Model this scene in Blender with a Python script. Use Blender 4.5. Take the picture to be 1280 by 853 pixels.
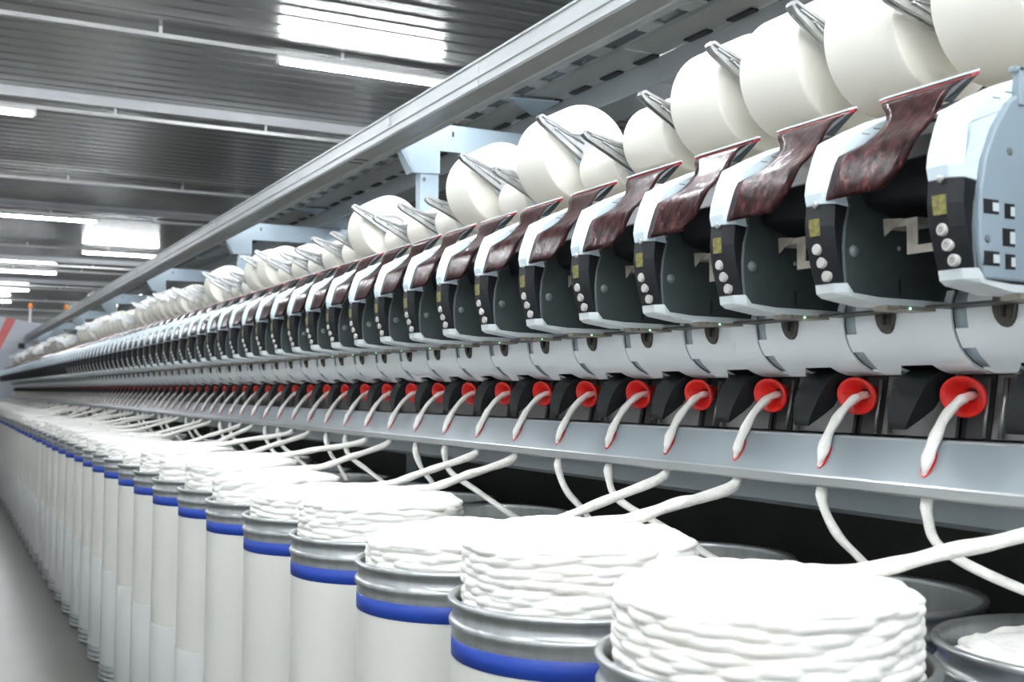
import bpy, bmesh, math, random
import numpy as np
from math import sin, cos, pi, radians
from mathutils import Vector, Matrix

random.seed(7)
for o in list(bpy.data.objects):
    bpy.data.objects.remove(o)
SC = bpy.context.scene
COL = SC.collection

# ------------------------------------------------------------------ camera, world, exposure
CH = 1.40                                   # camera height; heights below are given relative to it and lifted by CH
cam_d = bpy.data.cameras.new('camera')
cam = bpy.data.objects.new('camera', cam_d)
COL.objects.link(cam)
yaw, pitch, roll = radians(27.1764), radians(2.6797), radians(0.4)
f = Vector((sin(yaw) * cos(pitch), cos(yaw) * cos(pitch), sin(pitch)))
r = f.cross(Vector((0, 0, 1))).normalized()
u = r.cross(f)
r2 = r * cos(roll) + u * sin(roll)
u2 = -r * sin(roll) + u * cos(roll)
M = Matrix((r2, u2, -f)).transposed().to_4x4()
M.translation = (0, 0, CH)
cam.matrix_world = M
cam_d.sensor_width = 36
cam_d.lens = 1400 / 1280 * 36
cam_d.clip_start = 0.02
cam_d.clip_end = 300
cam_d.dof.use_dof = True
cam_d.dof.focus_distance = 2.5
cam_d.dof.aperture_fstop = 6.3
SC.camera = cam

world = bpy.data.worlds.new('world')
SC.world = world
world.use_nodes = True
bg = world.node_tree.nodes['Background']
bg.inputs[0].default_value = (0.86, 0.93, 1.0, 1)
bg.inputs[1].default_value = 0.9

SC.view_settings.view_transform = 'Standard'
SC.view_settings.look = 'None'
SC.view_settings.gamma = 1
SC.view_settings.use_curve_mapping = False
SC.view_settings.exposure = 1.36
TUBE_STRENGTH = 70.0

# ------------------------------------------------------------------ materials
def mat(name, col, rough=0.5, metal=0.0, noise=None, bump=None, coat=0.0, spec=None, emit=None, alpha=None):
    """noise = (scale, second colour, low, high, stretch) ; bump = (scale, strength, stretch)"""
    m = bpy.data.materials.new(name)
    m.use_nodes = True
    nt = m.node_tree
    b = nt.nodes['Principled BSDF']
    b.inputs['Base Color'].default_value = (*col, 1)
    b.inputs['Roughness'].default_value = rough
    b.inputs['Metallic'].default_value = metal
    b.inputs['Coat Weight'].default_value = coat
    if spec is not None:
        b.inputs['Specular IOR Level'].default_value = spec
    tc = nt.nodes.new('ShaderNodeTexCoord')
    def nz(scale, stretch, detail=4):
        mp = nt.nodes.new('ShaderNodeMapping')
        mp.inputs['Scale'].default_value = stretch
        nt.links.new(tc.outputs['Object'], mp.inputs[0])
        n = nt.nodes.new('ShaderNodeTexNoise')
        n.inputs['Scale'].default_value = scale
        n.inputs['Detail'].default_value = detail
        nt.links.new(mp.outputs[0], n.inputs['Vector'])
        return n
    if noise:
        n = nz(noise[0], noise[4] if len(noise) > 4 else (1, 1, 1))
        rp = nt.nodes.new('ShaderNodeMapRange')
        rp.inputs['From Min'].default_value = noise[2]
        rp.inputs['From Max'].default_value = noise[3]
        nt.links.new(n.outputs['Fac'], rp.inputs['Value'])
        mx = nt.nodes.new('ShaderNodeMix')
        mx.data_type = 'RGBA'
        mx.inputs['A'].default_value = (*col, 1)
        mx.inputs['B'].default_value = (*noise[1], 1)
        nt.links.new(rp.outputs['Result'], mx.inputs['Factor'])
        nt.links.new(mx.outputs['Result'], b.inputs['Base Color'])
    if bump:
        n = nz(bump[0], bump[2] if len(bump) > 2 else (1, 1, 1), 3)
        bp = nt.nodes.new('ShaderNodeBump')
        bp.inputs['Strength'].default_value = bump[1]
        bp.inputs['Distance'].default_value = 0.01
        nt.links.new(n.outputs['Fac'], bp.inputs['Height'])
        nt.links.new(bp.outputs[0], b.inputs['Normal'])
    if emit:
        b.inputs['Emission Color'].default_value = (*emit[0], 1)
        b.inputs['Emission Strength'].default_value = emit[1]
    if alpha is not None:
        b.inputs['Alpha'].default_value = alpha
    return m

MT = dict(
    white=mat('white_plastic', (0.64, 0.745, 0.80), 0.35, noise=(6, (0.61, 0.715, 0.77), 0.4, 0.7)),
    black=mat('black_plastic', (0.008, 0.009, 0.011), 0.42, noise=(30, (0.012, 0.013, 0.016), 0.4, 0.7), spec=0.3),
    side=mat('dark_grey_panel', (0.058, 0.072, 0.073), 0.36, noise=(9, (0.042, 0.053, 0.054), 0.35, 0.7)),
    rimgrey=mat('grey_edge', (0.15, 0.175, 0.18), 0.4, noise=(20, (0.12, 0.145, 0.15), 0.3, 0.7)),
    foot=mat('pale_grey_plastic', (0.54, 0.59, 0.60), 0.4, noise=(8, (0.58, 0.63, 0.64), 0.4, 0.7)),
    shell=mat('pale_shell_plastic', (0.78, 0.82, 0.84), 0.38, noise=(5, (0.75, 0.79, 0.81), 0.4, 0.7)),
    shellshade=mat('shell_recess_shade', (0.36, 0.43, 0.47), 0.45, noise=(20, (0.33, 0.40, 0.44), 0.4, 0.7)),  # recess shade painted in as a darker shell colour
    yellow=mat('yellow_print', (0.21, 0.19, 0.035), 0.5, noise=(150, (0.11, 0.105, 0.04), 0.45, 0.6)),
    button=mat('grey_button', (0.47, 0.46, 0.44), 0.35, noise=(60, (0.42, 0.41, 0.39), 0.4, 0.7)),
    symbol=mat('button_print', (0.16, 0.16, 0.16), 0.5, noise=(60, (0.2, 0.2, 0.2), 0.4, 0.7)),
    steel=mat('steel', (0.55, 0.55, 0.54), 0.3, 0.9, noise=(40, (0.4, 0.4, 0.39), 0.4, 0.7)),
    tan=mat('tan_metal', (0.40, 0.37, 0.32), 0.45, 0.5, noise=(40, (0.28, 0.25, 0.21), 0.4, 0.7)),
    galv=mat('galvanised_steel', (0.46, 0.48, 0.49), 0.45, 0.5, noise=(14, (0.40, 0.42, 0.43), 0.35, 0.7, (1, 0.25, 1)), bump=(60, 0.06, (1, 0.1, 1))),
    canrim=mat('can_rim_steel', (0.43, 0.45, 0.45), 0.30, 0.72, noise=(40, (0.31, 0.325, 0.325), 0.45, 0.8, (1, 1, 0.2))),
    canbody=mat('can_plastic', (0.63, 0.625, 0.58), 0.42, noise=(3, (0.60, 0.595, 0.55), 0.35, 0.7)),
    canlow=mat('can_wrap_plastic', (0.55, 0.56, 0.545), 0.3, noise=(3, (0.52, 0.53, 0.515), 0.35, 0.7)),
    blue=mat('blue_band', (0.008, 0.046, 0.33), 0.45, noise=(12, (0.009, 0.042, 0.31), 0.4, 0.7)),
    inner=mat('can_inside', (0.075, 0.08, 0.08), 0.5, 0.2, noise=(12, (0.055, 0.06, 0.06), 0.4, 0.7)),
    cotton=mat('cotton', (0.81, 0.80, 0.765), 0.9, noise=(9, (0.80, 0.77, 0.70), 0.55, 0.8), bump=(90, 0.2, (1, 1, 3)), spec=0.1),
    sliver=mat('cotton_sliver', (0.86, 0.845, 0.80), 0.9, noise=(30, (0.78, 0.76, 0.70), 0.45, 0.75), bump=(120, 0.5, (0.6, 0.6, 0.6)), spec=0.1),
    yarn=mat('wound_yarn', (0.86, 0.84, 0.765), 0.85, noise=(7, (0.83, 0.81, 0.73), 0.4, 0.7), bump=(170, 0.12, (1, 9, 1)), spec=0.15),
    disc=mat('cradle_disc', (0.55, 0.62, 0.67), 0.4, noise=(20, (0.5, 0.57, 0.62), 0.4, 0.7)),
    cast=mat('cast_aluminium', (0.52, 0.53, 0.54), 0.36, 0.75, noise=(50, (0.42, 0.43, 0.44), 0.4, 0.7), bump=(150, 0.15)),
    tray=mat('tray_steel', (0.27, 0.31, 0.33), 0.36, 0.1, noise=(3, (0.24, 0.28, 0.30), 0.35, 0.7)),
    traylip=mat('tray_lip', (0.40, 0.42, 0.42), 0.28, 0.6, noise=(8, (0.35, 0.37, 0.37), 0.35, 0.7, (1, .2, 1))),
    red=mat('red_plastic', (0.72, 0.018, 0.012), 0.32, noise=(40, (0.62, 0.012, 0.01), 0.4, 0.7)),
    guard=mat('black_guard', (0.013, 0.015, 0.017), 0.48, noise=(30, (0.018, 0.02, 0.022), 0.4, 0.7), spec=0.35),
    plate=mat('grey_guide_plate', (0.29, 0.285, 0.28), 0.4, 0.5, noise=(12, (0.24, 0.235, 0.23), 0.4, 0.7)),
    plated=mat('dark_guide_plate', (0.085, 0.082, 0.08), 0.4, 0.3, noise=(12, (0.07, 0.068, 0.066), 0.4, 0.7)),
    oval=mat('bronze_cap', (0.09, 0.082, 0.07), 0.4, 0.5, noise=(40, (0.06, 0.055, 0.048), 0.4, 0.7)),
    dark=mat('dark_machine_paint', (0.035, 0.036, 0.034), 0.45, noise=(6, (0.05, 0.05, 0.047), 0.4, 0.7)),
    leg=mat('blue_grey_paint', (0.10, 0.125, 0.155), 0.4, noise=(6, (0.085, 0.108, 0.135), 0.4, 0.7)),
    gantry=mat('pale_blue_paint', (0.47, 0.58, 0.67), 0.4, noise=(6, (0.44, 0.55, 0.64), 0.4, 0.7)),
    duct=mat('duct_grey', (0.60, 0.61, 0.60), 0.35, 0.4, noise=(3, (0.45, 0.47, 0.47), 0.3, 0.7, (1, .3, 1))),
    ductd=mat('duct_dark', (0.12, 0.145, 0.155), 0.2, 0.2, noise=(5, (0.09, 0.11, 0.12), 0.4, 0.7)),
    channel=mat('channel_paint', (0.42, 0.45, 0.47), 0.32, 0.3, noise=(3, (0.38, 0.41, 0.43), 0.4, 0.7)),
    ceil=mat('ribbed_ceiling_sheet', (0.42, 0.42, 0.41), 0.27, 0.72, noise=(0.6, (0.35, 0.35, 0.34), 0.35, 0.7, (0.4, 1, 1))),
    beam=mat('beam_paint', (0.55, 0.56, 0.575), 0.4, noise=(3, (0.5, 0.51, 0.525), 0.4, 0.7)),
    lrail=mat('light_rail_metal', (0.40, 0.40, 0.395), 0.35, 0.6, noise=(3, (0.34, 0.34, 0.335), 0.4, 0.7)),
    floor=mat('sealed_concrete', (0.058, 0.057, 0.048), 0.33, noise=(2.2, (0.046, 0.0455, 0.038), 0.35, 0.7), bump=(25, 0.05)),
    wall=mat('wall_sheet', (0.70, 0.71, 0.72), 0.6, noise=(1.5, (0.66, 0.67, 0.68), 0.4, 0.7)),
    tube=mat('lit_tube', (0.9, 0.9, 0.9), 0.4, emit=((0.93, 0.97, 1.0), TUBE_STRENGTH)),
    cap=mat('lamp_cap', (0.7, 0.7, 0.7), 0.4, noise=(20, (0.66, 0.66, 0.66), 0.4, 0.7)),
    cab=mat('cabinet_white', (0.50, 0.53, 0.59), 0.4, noise=(2, (0.47, 0.50, 0.56), 0.4, 0.7)),
    redstripe=mat('cabinet_red', (0.62, 0.10, 0.10), 0.4, noise=(4, (0.58, 0.09, 0.09), 0.4, 0.7)),
    orange=mat('signal_orange', (0.85, 0.25, 0.03), 0.3, noise=(20, (0.8, 0.22, 0.03), 0.4, 0.7)),
    led=mat('green_led', (0.3, 1, 0.5), 0.3, emit=((0.4, 1.0, 0.6), 1.0)),
    endp=mat('end_panel_paint', (0.25, 0.315, 0.36), 0.38, noise=(6, (0.23, 0.29, 0.335), 0.4, 0.7)),
    hole=mat('slot_dark', (0.012, 0.013, 0.015), 0.5, noise=(20, (0.016, 0.017, 0.02), 0.4, 0.7)),
    maroonlip=mat('maroon_lip', (0.30, 0.012, 0.025), 0.25, noise=(20, (0.26, 0.01, 0.02), 0.4, 0.7)),
)

def visor_material():
    m = mat('smoked_maroon_plastic', (0.013, 0.003, 0.0035), 0.22, noise=(60, (0.080, 0.027, 0.029), 0.40, 0.70, (1, 1, 0.7)), bump=(45, 0.12), spec=0.12)
    nt = m.node_tree
    b = nt.nodes['Principled BSDF']
    b.inputs['Alpha'].default_value = 0.93
    return m
MT['visor'] = visor_material()

# ------------------------------------------------------------------ mesh helpers
class MB:
    """collects faces; builds ONE mesh"""
    def __init__(s):
        s.v, s.f, s.sm = [], [], []
    def add(s, verts, faces, smooth=False):
        o = len(s.v)
        s.v += [tuple(p) for p in verts]
        s.f += [tuple(i + o for i in fc) for fc in faces]
        s.sm += [smooth] * len(faces)
        return s
    def box(s, x0, x1, y0, y1, z0, z1):
        v = [(x, y, z) for z in (z0, z1) for y in (y0, y1) for x in (x0, x1)]
        return s.add(v, [(0, 2, 3, 1), (4, 5, 7, 6), (0, 1, 5, 4), (2, 6, 7, 3), (0, 4, 6, 2), (1, 3, 7, 5)])
    def loft(s, rings, smooth=False, caps=True, closed=True):
        n = len(rings[0])
        v = [p for rg in rings for p in rg]
        fc = []
        for i in range(len(rings) - 1):
            for j in range(n if closed else n - 1):
                k = (j + 1) % n
                fc.append((i * n + j, i * n + k, (i + 1) * n + k, (i + 1) * n + j))
        s.add(v, fc, smooth)
        if caps:
            s.add(rings[0], [tuple(range(n - 1, -1, -1))])
            s.add(rings[-1], [tuple(range(n))])
        return s
    def prism(s, prof, y0, y1):
        """profile of (x,z), run along y"""
        return s.loft([[(x, y0, z) for x, z in prof], [(x, y1, z) for x, z in prof]])
    def lathe(s, prof, c=(0, 0, 0), axis='z', n=32, smooth=True, caps=True, sx=1, sy=1):
        rings = []
        for rr, h in prof:
            ring = []
            for k in range(n):
                a = 2 * pi * k / n
                p, q = rr * cos(a) * sx, rr * sin(a) * sy
                if axis == 'z': ring.append((c[0] + p, c[1] + q, c[2] + h))
                elif axis == 'y': ring.append((c[0] + q, c[1] + h, c[2] + p))
                else: ring.append((c[0] + h, c[1] + p, c[2] + q))
            rings.append(ring)
        return s.loft(rings, smooth, caps)
    def tube(s, pts, rad, n=10, flat=1.0, smooth=True):
        P = [Vector(p) for p in pts]
        rings = []
        for i, p in enumerate(P):
            t = (P[min(i + 1, len(P) - 1)] - P[max(i - 1, 0)]).normalized()
            a = t.cross(Vector((0, 0, 1)))
            if a.length < 0.05: a = t.cross(Vector((0, 1, 0)))
            a.normalize()
            b = a.cross(t).normalized()
            rr = rad[i] if hasattr(rad, '__len__') else rad
            rings.append([tuple(p + a * (rr * cos(2 * pi * k / n)) + b * (rr * flat * sin(2 * pi * k / n))) for k in range(n)])
        return s.loft(rings, smooth)
    def mesh(s, name, m):
        me = bpy.data.meshes.new(name)
        me.from_pydata(s.v, [], s.f)
        me.polygons.foreach_set('use_smooth', s.sm)
        me.materials.append(m)
        bm = bmesh.new(); bm.from_mesh(me)
        bmesh.ops.remove_doubles(bm, verts=bm.verts, dist=1e-6)
        bmesh.ops.recalc_face_normals(bm, faces=bm.faces)
        bm.to_mesh(me); bm.free()
        return me

def bevel_mesh(me, off, seg=2, ang=35):
    bm = bmesh.new(); bm.from_mesh(me)
    es = [e for e in bm.edges if len(e.link_faces) == 2 and e.calc_face_angle(0) > radians(ang)]
    bmesh.ops.bevel(bm, geom=es, offset=off, segments=seg, affect='EDGES', profile=0.5, clamp_overlap=True)
    bm.to_mesh(me); bm.free()
    return me

def part(name, mb, m, parent, label=None, bevel=None, kind=None, seg=2):
    me = mb.mesh(name, MT[m] if isinstance(m, str) else m)
    if bevel: bevel_mesh(me, bevel, seg)
    o = bpy.data.objects.new(name, me)
    COL.objects.link(o)
    o.parent = parent
    if label: o['label'] = label
    if kind: o['kind'] = kind
    return o

def tag(o, label, cat, group=None):
    o['label'] = label; o['category'] = cat
    if group: o['group'] = group
    elif 'group' in o: del o['group']
    return o

def thing(name, label, cat, loc=(0, 0, 0), group=None):
    o = bpy.data.objects.new(name, None)
    COL.objects.link(o)
    o.empty_display_size = 0.05
    o.location = loc
    return tag(o, label, cat, group)

def structure(name, mb, m):
    o = part(name, mb, m, None)
    o['kind'] = 'structure'
    return o

def dup(root, loc, label, group=None, skip=()):
    c = root.copy(); COL.objects.link(c); c.location = loc
    tag(c, label, root['category'], group)
    for ch in root.children:
        if ch.name.split('.')[0] in skip: continue
        d = ch.copy(); COL.objects.link(d); d.parent = c
        for g in ch.children:
            if g.name.split('.')[0] in skip: continue
            e = g.copy(); COL.objects.link(e); e.parent = d
    return c

ONES = ['', 'first', 'second', 'third', 'fourth', 'fifth', 'sixth', 'seventh', 'eighth', 'ninth', 'tenth', 'eleventh', 'twelfth',
        'thirteenth', 'fourteenth', 'fifteenth', 'sixteenth', 'seventeenth', 'eighteenth', 'nineteenth']
def ordinal(n):
    if n < 20: return ONES[n]
    t, o = divmod(n, 10)
    if o == 0: return {2: 'twentieth', 3: 'thirtieth', 4: 'fortieth', 5: 'fiftieth', 6: 'sixtieth', 7: 'seventieth', 8: 'eightieth', 9: 'ninetieth', 10: 'hundredth'}[t]
    return {2: 'twenty', 3: 'thirty', 4: 'forty', 5: 'fifty', 6: 'sixty', 7: 'seventy', 8: 'eighty', 9: 'ninety', 10: 'hundred'}[t] + '-' + ONES[o]

G = 0.233                      # pitch of the spinning positions
Y0 = 1.28                      # the position seen as number 0
NU = 105                       # positions -1 .. 103
YA, YB = -1.6, Y0 + G * 103.6  # machine's ends
SECT = 15 * G
FAR = 48                       # beyond this many positions the copies are told apart no more

# ------------------------------------------------------------------ the hall
HC = CH + 2.88
m = MB().box(-3.4, 14, -8, 52, -0.1, 0)
structure('floor', m, 'floor')
# ribbed ceiling sheet: ribs run across the machine
m = MB()
prof = []
y = -8.0
while y < 52:
    prof += [(y, 0.0), (y + 0.10, 0.0), (y + 0.125, 0.007), (y + 0.205, 0.007), (y + 0.23, 0.0)]
    y += 0.23
rings = [[(x, a, HC + b) for a, b in prof] for x in (-3.4, 14)]
m.loft(rings, False, False, False)
m.box(-3.4, 14, -8, 52, HC + 0.05, HC + 0.12)
structure('ceiling', m, 'ceil')
structure('wall_far', MB().box(-3.4, 14, 52, 52.2, 0, HC + 0.05), 'wall')
structure('wall_left_bounce', MB().box(-3.4, -3.2, -8, 52, 0, HC + 0.05), 'wall')  # unseen wall set close to bounce light onto the machine front
structure('wall_right', MB().box(14, 14.2, -8, 52, 0, HC + 0.05), 'wall')

# (distance, hangs below a beam?, middle of the lamp nearest the machine or None for a rail without lamps over this aisle)
ROWS = [(-4.95, False, 3.0), (-2.45, True, .3), (-0.2, False, 1.6), (2.0, False, .4), (4.5, True, .9), (9.04, False, 3.19), (11.54, True, .02), (16.0, False, None), (18.5, True, 1.42),  # includes unseen rows overhead, one added to brighten the foreground
        (23.6, False, 3.25), (26.1, True, None), (28.2, False, 1.70), (31.5, True, None), (33.4, False, 1.45), (38.0, False, 1.25), (42.5, False, 1.05), (47.0, False, 0.9)]
def lamp_builder():
    t = thing('fluorescent_lamp', 'x', 'lamp')
    part('tube', MB().lathe([(0.001, -0.725), (0.020, -0.725), (0.020, 0.725), (0.001, 0.725)], (0, 0, -0.048), 'x', 12), 'tube', t)
    part('housing', MB().box(-0.76, 0.76, -0.03, 0.03, -0.026, -0.001), 'cap', t, bevel=0.004)
    for s in (-1, 1):
        part('end_cap', MB().lathe([(0.001, -0.02), (0.025, -0.018), (0.025, 0.018), (0.001, 0.02)], (s * 0.742, 0, -0.046), 'x', 12), 'cap', t)
    return t
lamp0 = lamp_builder()
first = True
nb = 1
nl = 0
for ri, (ry, beam, offs0) in enumerate(ROWS):
    zr = CH + (2.69 if beam else 2.785)
    nv = sum(1 for q in ROWS[:ri + 1] if q[0] > 7)
    where = ordinal(nv) if nv else ordinal(5 - ri)
    rl = ('slim grey light rail across the ceiling, %s from the top of the photo' % where) if nv else ('slim grey light rail out of view overhead, %s behind the top of the photo' % where)
    t = thing('light_rail', rl, 'rail', (0, ry, zr), 'light rails under the ceiling')
    part('channel', MB().box(-3.1, 9.5, -0.03, 0.03, 0, 0.035), 'lrail', t)
    drop = (CH + 2.785 if beam else HC) - zr - 0.035
    for x in np.arange(-3.0, 9.1, 1.5):
        part('hanger', MB().box(x - 0.012, x + 0.012, -0.012, 0.012, 0.035, 0.035 + drop), 'beam', t)
    if beam:
        structure('trim_%d' % nb, MB().box(-3.2, 14, ry - 0.06, ry + 0.06, CH + 2.785, HC + 0.006), 'beam'); nb += 1
    offs = 1.4 if offs0 is None else offs0
    for x in ((offs - 8.74, offs - 4.37, offs, offs + 4.37, offs + 8.74) if ry > 7 else (offs - 3.6, offs - 1.8, offs, offs + 1.8, offs + 3.6)):  # unseen near rows are packed closer; the added lamps brighten the foreground
        if x > 9 or x < -2.3: continue
        if (offs0 is None and -3.5 < x < 6) or (abs(ry - 10.3) < 1.4 and x > 4): continue
        dpt = (Vector((x, ry, zr - CH))).dot(f)
        px = 640 + 1400 * Vector((x, ry, zr - CH)).dot(r2) / dpt if dpt > 0 else -999
        py = 426.5 - 1400 * Vector((x, ry, zr - CH)).dot(u2) / dpt if dpt > 0 else -999
        if -40 < px < 1290 and py > 0: lab = 'lit fluorescent tube on the %s light rail from the top, %s' % (where, ('at the left edge' if x < 0 else 'behind the guide rail' if x > 4 else 'left of the guide rail') if px < 560 else 'glimpsed right of the guide rail')
        else: lab = 'lit fluorescent tube beyond the photo, %s lamp on the %s light rail %s' % (('first', 'second', 'third', 'fourth', 'fifth')[int(round((x - offs) / (4.37 if ry > 7 else 1.8))) + 2], where, 'in view' if nv else 'as unseen fill')
        if first:
            lamp0.location = (x, ry, zr); tag(lamp0, lab, 'lamp', 'fluorescent tubes under the ceiling'); first = False
        else:
            lq = dup(lamp0, (x, ry, zr), lab, 'fluorescent tubes under the ceiling')
            if beam and ry > 5: part('light_shield', MB().prism([(-.13, -.05), (-.10, -.005), (.10, -.005), (.13, -.05), (.128, -.052), (.098, -.009), (-.098, -.009), (-.128, -.052)], -.74, .74), 'cap', lq).rotation_euler = (0, 0, pi / 2)  # added trough that keeps tube light off the ceiling sheet
        nl += 1

# ------------------------------------------------------------------ overhead rail, channel, gantry posts
def H(v): return CH + v
rail = thing('guide_rail', 'long galvanised overhead guide rail running above the front of the spinning machine', 'rail', (1.80, YA, H(1.12)))
prof = [(1.750, 1.232), (1.744, 1.232), (1.744, 1.224), (1.750, 1.222), (1.752, 1.178), (1.744, 1.174), (1.744, 1.166), (1.750, 1.162), (1.750, 1.135), (1.757, 1.128),
        (1.850, 1.128), (1.857, 1.124), (1.857, 1.106), (1.860, 1.106), (1.860, 1.232)]
ns = 0
y = 0.2 - SECT
while y < YB + 1:
    y2 = min(y + SECT, 27.45)
    part('rail_section', MB().prism([(a - 1.80, b - 1.12) for a, b in prof], y - YA + 0.0015, y2 - YA - 0.0015), 'galv', rail)
    yy = y + 0.9 - YA
    part('joint_plate', MB().box(1.7425 - 1.80, 1.75 - 1.80, yy, yy + 0.02, 1.18 - 1.12, 1.22 - 1.12), 'galv', rail)
    y += SECT
for yy in (5.12, 5.2):
    part('rail_slot', MB().box(-.03, .04, yy - YA, yy - YA + .022, .0070, .0085), 'hole', rail)
ch = thing('ceiling_channel', 'grey painted box channel carried on the right ends of the pale blue gantry arms', 'channel', (2.56, YA, H(1.256)))
y = 0.2 - SECT
while y < YB + 1:
    y2 = min(y + SECT, 27.45)
    part('channel_section', MB().prism([(0, 0), (0.20, 0), (0.20, 0.11), (0.0, 0.11)], y - YA + 0.001, y2 - YA - 0.001), 'channel', ch, bevel=0.003)
    y += SECT
dc = thing('duct_cover', 'flat grey duct cover with dark slots between the guide rail and the box channel', 'duct', (2.30, YA, H(1.36)))
y = 0.2 - SECT
while y < YB + 1:
    y2 = min(y + SECT, 27.45)
    part('cover_panel', MB().box(0.075, 0.262, y - YA + 0.003, y2 - YA - 0.003, 0.008, 0.02), 'duct', dc)
    part('glass_strip', MB().box(-0.06, 0.062, y - YA + 0.003, y2 - YA - 0.003, 0.012, 0.02), 'ductd', dc, label='dark glossy strip')
    part('strip_edge', MB().box(0.062, 0.075, y - YA, y2 - YA, 0.0, 0.02), 'galv', dc)
    if 0 < y < 9:
        q = y
        while q < y2 - 0.1:
            part('slot', MB().box(0.222, 0.256, q - YA, q - YA + 0.14, 0.0, 0.009), 'hole', dc)
            part('window_cutout', MB().box(0.005, 0.055, q - YA + 0.03, q - YA + 0.13, 0.004, 0.013), 'duct', dc)
            q += 0.262
    y += SECT
def gantry():
    t = thing('gantry_post', 'x', 'post', (2.013, 0, H(0.40)))
    X, Z = 2.013, 0.40
    part('post', MB().box(1.967 - X, 2.06 - X, -0.03, 0.03, 0, 1.135 - Z), 'gantry', t, bevel=0.004)
    arm = [(1.90, 1.255), (2.80, 1.255), (2.80, 1.135), (2.06, 1.128), (2.06, 1.02), (1.925, 1.015), (1.866, 1.11), (1.866, 1.20)]
    part('arm', MB().loft([[(x - X, -0.04, z - Z) for x, z in arm], [(x - X, -0.03, z - Z) for x, z in arm]]), 'gantry', t)
    fl = [(1.866, 1.135), (1.872, 1.135), (1.931, 1.02), (1.925, 1.015)]
    part('flange', MB().loft([[(x - X, -0.04, z - Z) for x, z in fl], [(x - X, 0.04, z - Z) for x, z in fl]]), 'gantry', t)
    part('arm_flange', MB().box(2.06 - X, 2.80 - X, -0.03, 0.03, 1.245 - Z, 1.255 - Z), 'gantry', t)
    part('slot', MB().box(2.12 - X, 2.13 - X, -0.041, -0.039, 1.20 - Z, 1.225 - Z), 'hole', t)
    part('bolt', MB().lathe([(0.001, -0.004), (0.008, -0.004), (0.008, 0), (0.001, 0)], (1.985 - X, -0.031, 0.99 - Z), 'y', 10), 'steel', t)
    tri = [(2.30, -0.28), (2.54, -0.32), (2.56, -0.02)]
    part('corner_plate', MB().loft([[(x - X, yy, 1.352 - Z) for x, yy in tri], [(x - X, yy, 1.36 - Z) for x, yy in tri]]), 'gantry', t)
    return t
g0 = gantry()
gy = [4.8 + SECT * i for i in range(0, 7)]
for i, yy in enumerate(gy):
    lab = ('pale blue gantry post with a slanted gusset, %s from the right along the machine' % (['nearest', 'second', 'third', 'fourth', 'fifth', 'sixth', 'seventh'][i]))
    if i == 0:
        g0.location.y = yy; tag(g0, lab, 'post', 'gantry posts')
    else:
        dup(g0, (2.013, yy, H(0.40)), lab, 'gantry posts')

# ------------------------------------------------------------------ machine body, legs, tray, shaft
mb_ = thing('spinning_machine', 'dark steel spinning machine frame running behind the row of spinning units', 'machine', (1.75, YA, H(-0.25)))
X, Z = 1.75, -0.25
L = YB - YA
part('upper_beam', MB().prism([(1.46 - X, 0.14 - Z), (2.05 - X, 0.14 - Z), (2.05 - X, 0.40 - Z), (1.46 - X, 0.40 - Z)], 0, L), 'dark', mb_)
part('middle_beam', MB().prism([(1.545 - X, -0.20 - Z), (2.0 - X, -0.20 - Z), (2.0 - X, 0.14 - Z), (1.545 - X, 0.14 - Z)], 0, L), 'dark', mb_)
part('back_panel', MB().box(2.02 - X, 2.05 - X, 0, L, -1.36 - Z, 0.14 - Z), 'dark', mb_)
part('top_plate', MB().box(1.44 - X, 2.0 - X, 0, L, 0.40 - Z, 0.412 - Z), 'tan', mb_, label='dull tan metal top plate')

tr = thing('sliver_tray', 'long blue grey sheet metal sliver tray sloping along the front of the machine', 'tray', (1.42, YA, H(-0.21)))
X, Z = 1.42, -0.21
part('face_sheet', MB().prism([(a - X, b - Z) for a, b in [(1.53, -0.0715), (1.53, -0.0735), (1.4122, -0.0735), (1.3706, -0.1393), (1.3686, -0.138), (1.411, -0.0710)]], 0, L), 'tray', tr)
part('top_edge', MB().prism([(a - X, b - Z) for a, b in [(1.4095, -0.0735), (1.4105, -0.0695), (1.4145, -0.069), (1.4145, -0.072)]], 0, L), 'traylip', tr)
part('lip', MB().prism([(a - X, b - Z) for a, b in [(1.3676, -0.1375), (1.3655, -0.141), (1.3655, -0.155), (1.368, -0.1585), (1.385, -0.1585), (1.385, -0.155), (1.3715, -0.154), (1.3715, -0.139)]], 0, L), 'traylip', tr)
part('back_sheet', MB().prism([(a - X, b - Z) for a, b in [(1.45, -0.0735), (1.453, -0.0735), (1.453, -0.20), (1.50, -0.215), (1.50, -0.218), (1.45, -0.203)]], 0, L), 'tray', tr)
slot_me = None
for i in range(-1, NU - 1):
    ys = Y0 + G * i - 0.011
    if slot_me is None:
        # oblong red eyelet lying on the sloping sheet
        mm = MB()
        dx, dz = 0.534, 0.845     # downslope direction is (-dx, -dz)
        def ring(rx, ry, off):
            out = []
            for k in range(20):
                a = 2 * pi * k / 20
                s_, yy = rx * cos(a), ry * sin(a)
                out.append((dx * s_ - dz * off, yy, dz * s_ + dx * off))
            return out
        mm.loft([ring(0.025, 0.0115, -0.002), ring(0.025, 0.0115, 0.0015), ring(0.021, 0.008, 0.0015), ring(0.021, 0.008, -0.002)], False, False)
        so = part('eyelet', mm, 'red', tr, label='red rimmed sliver eyelet')
        slot_me = so
    else:
        so = slot_me.copy(); COL.objects.link(so); so.parent = tr
    so.location = (1.3885 - X, ys - YA, -0.1065 - Z)
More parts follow.
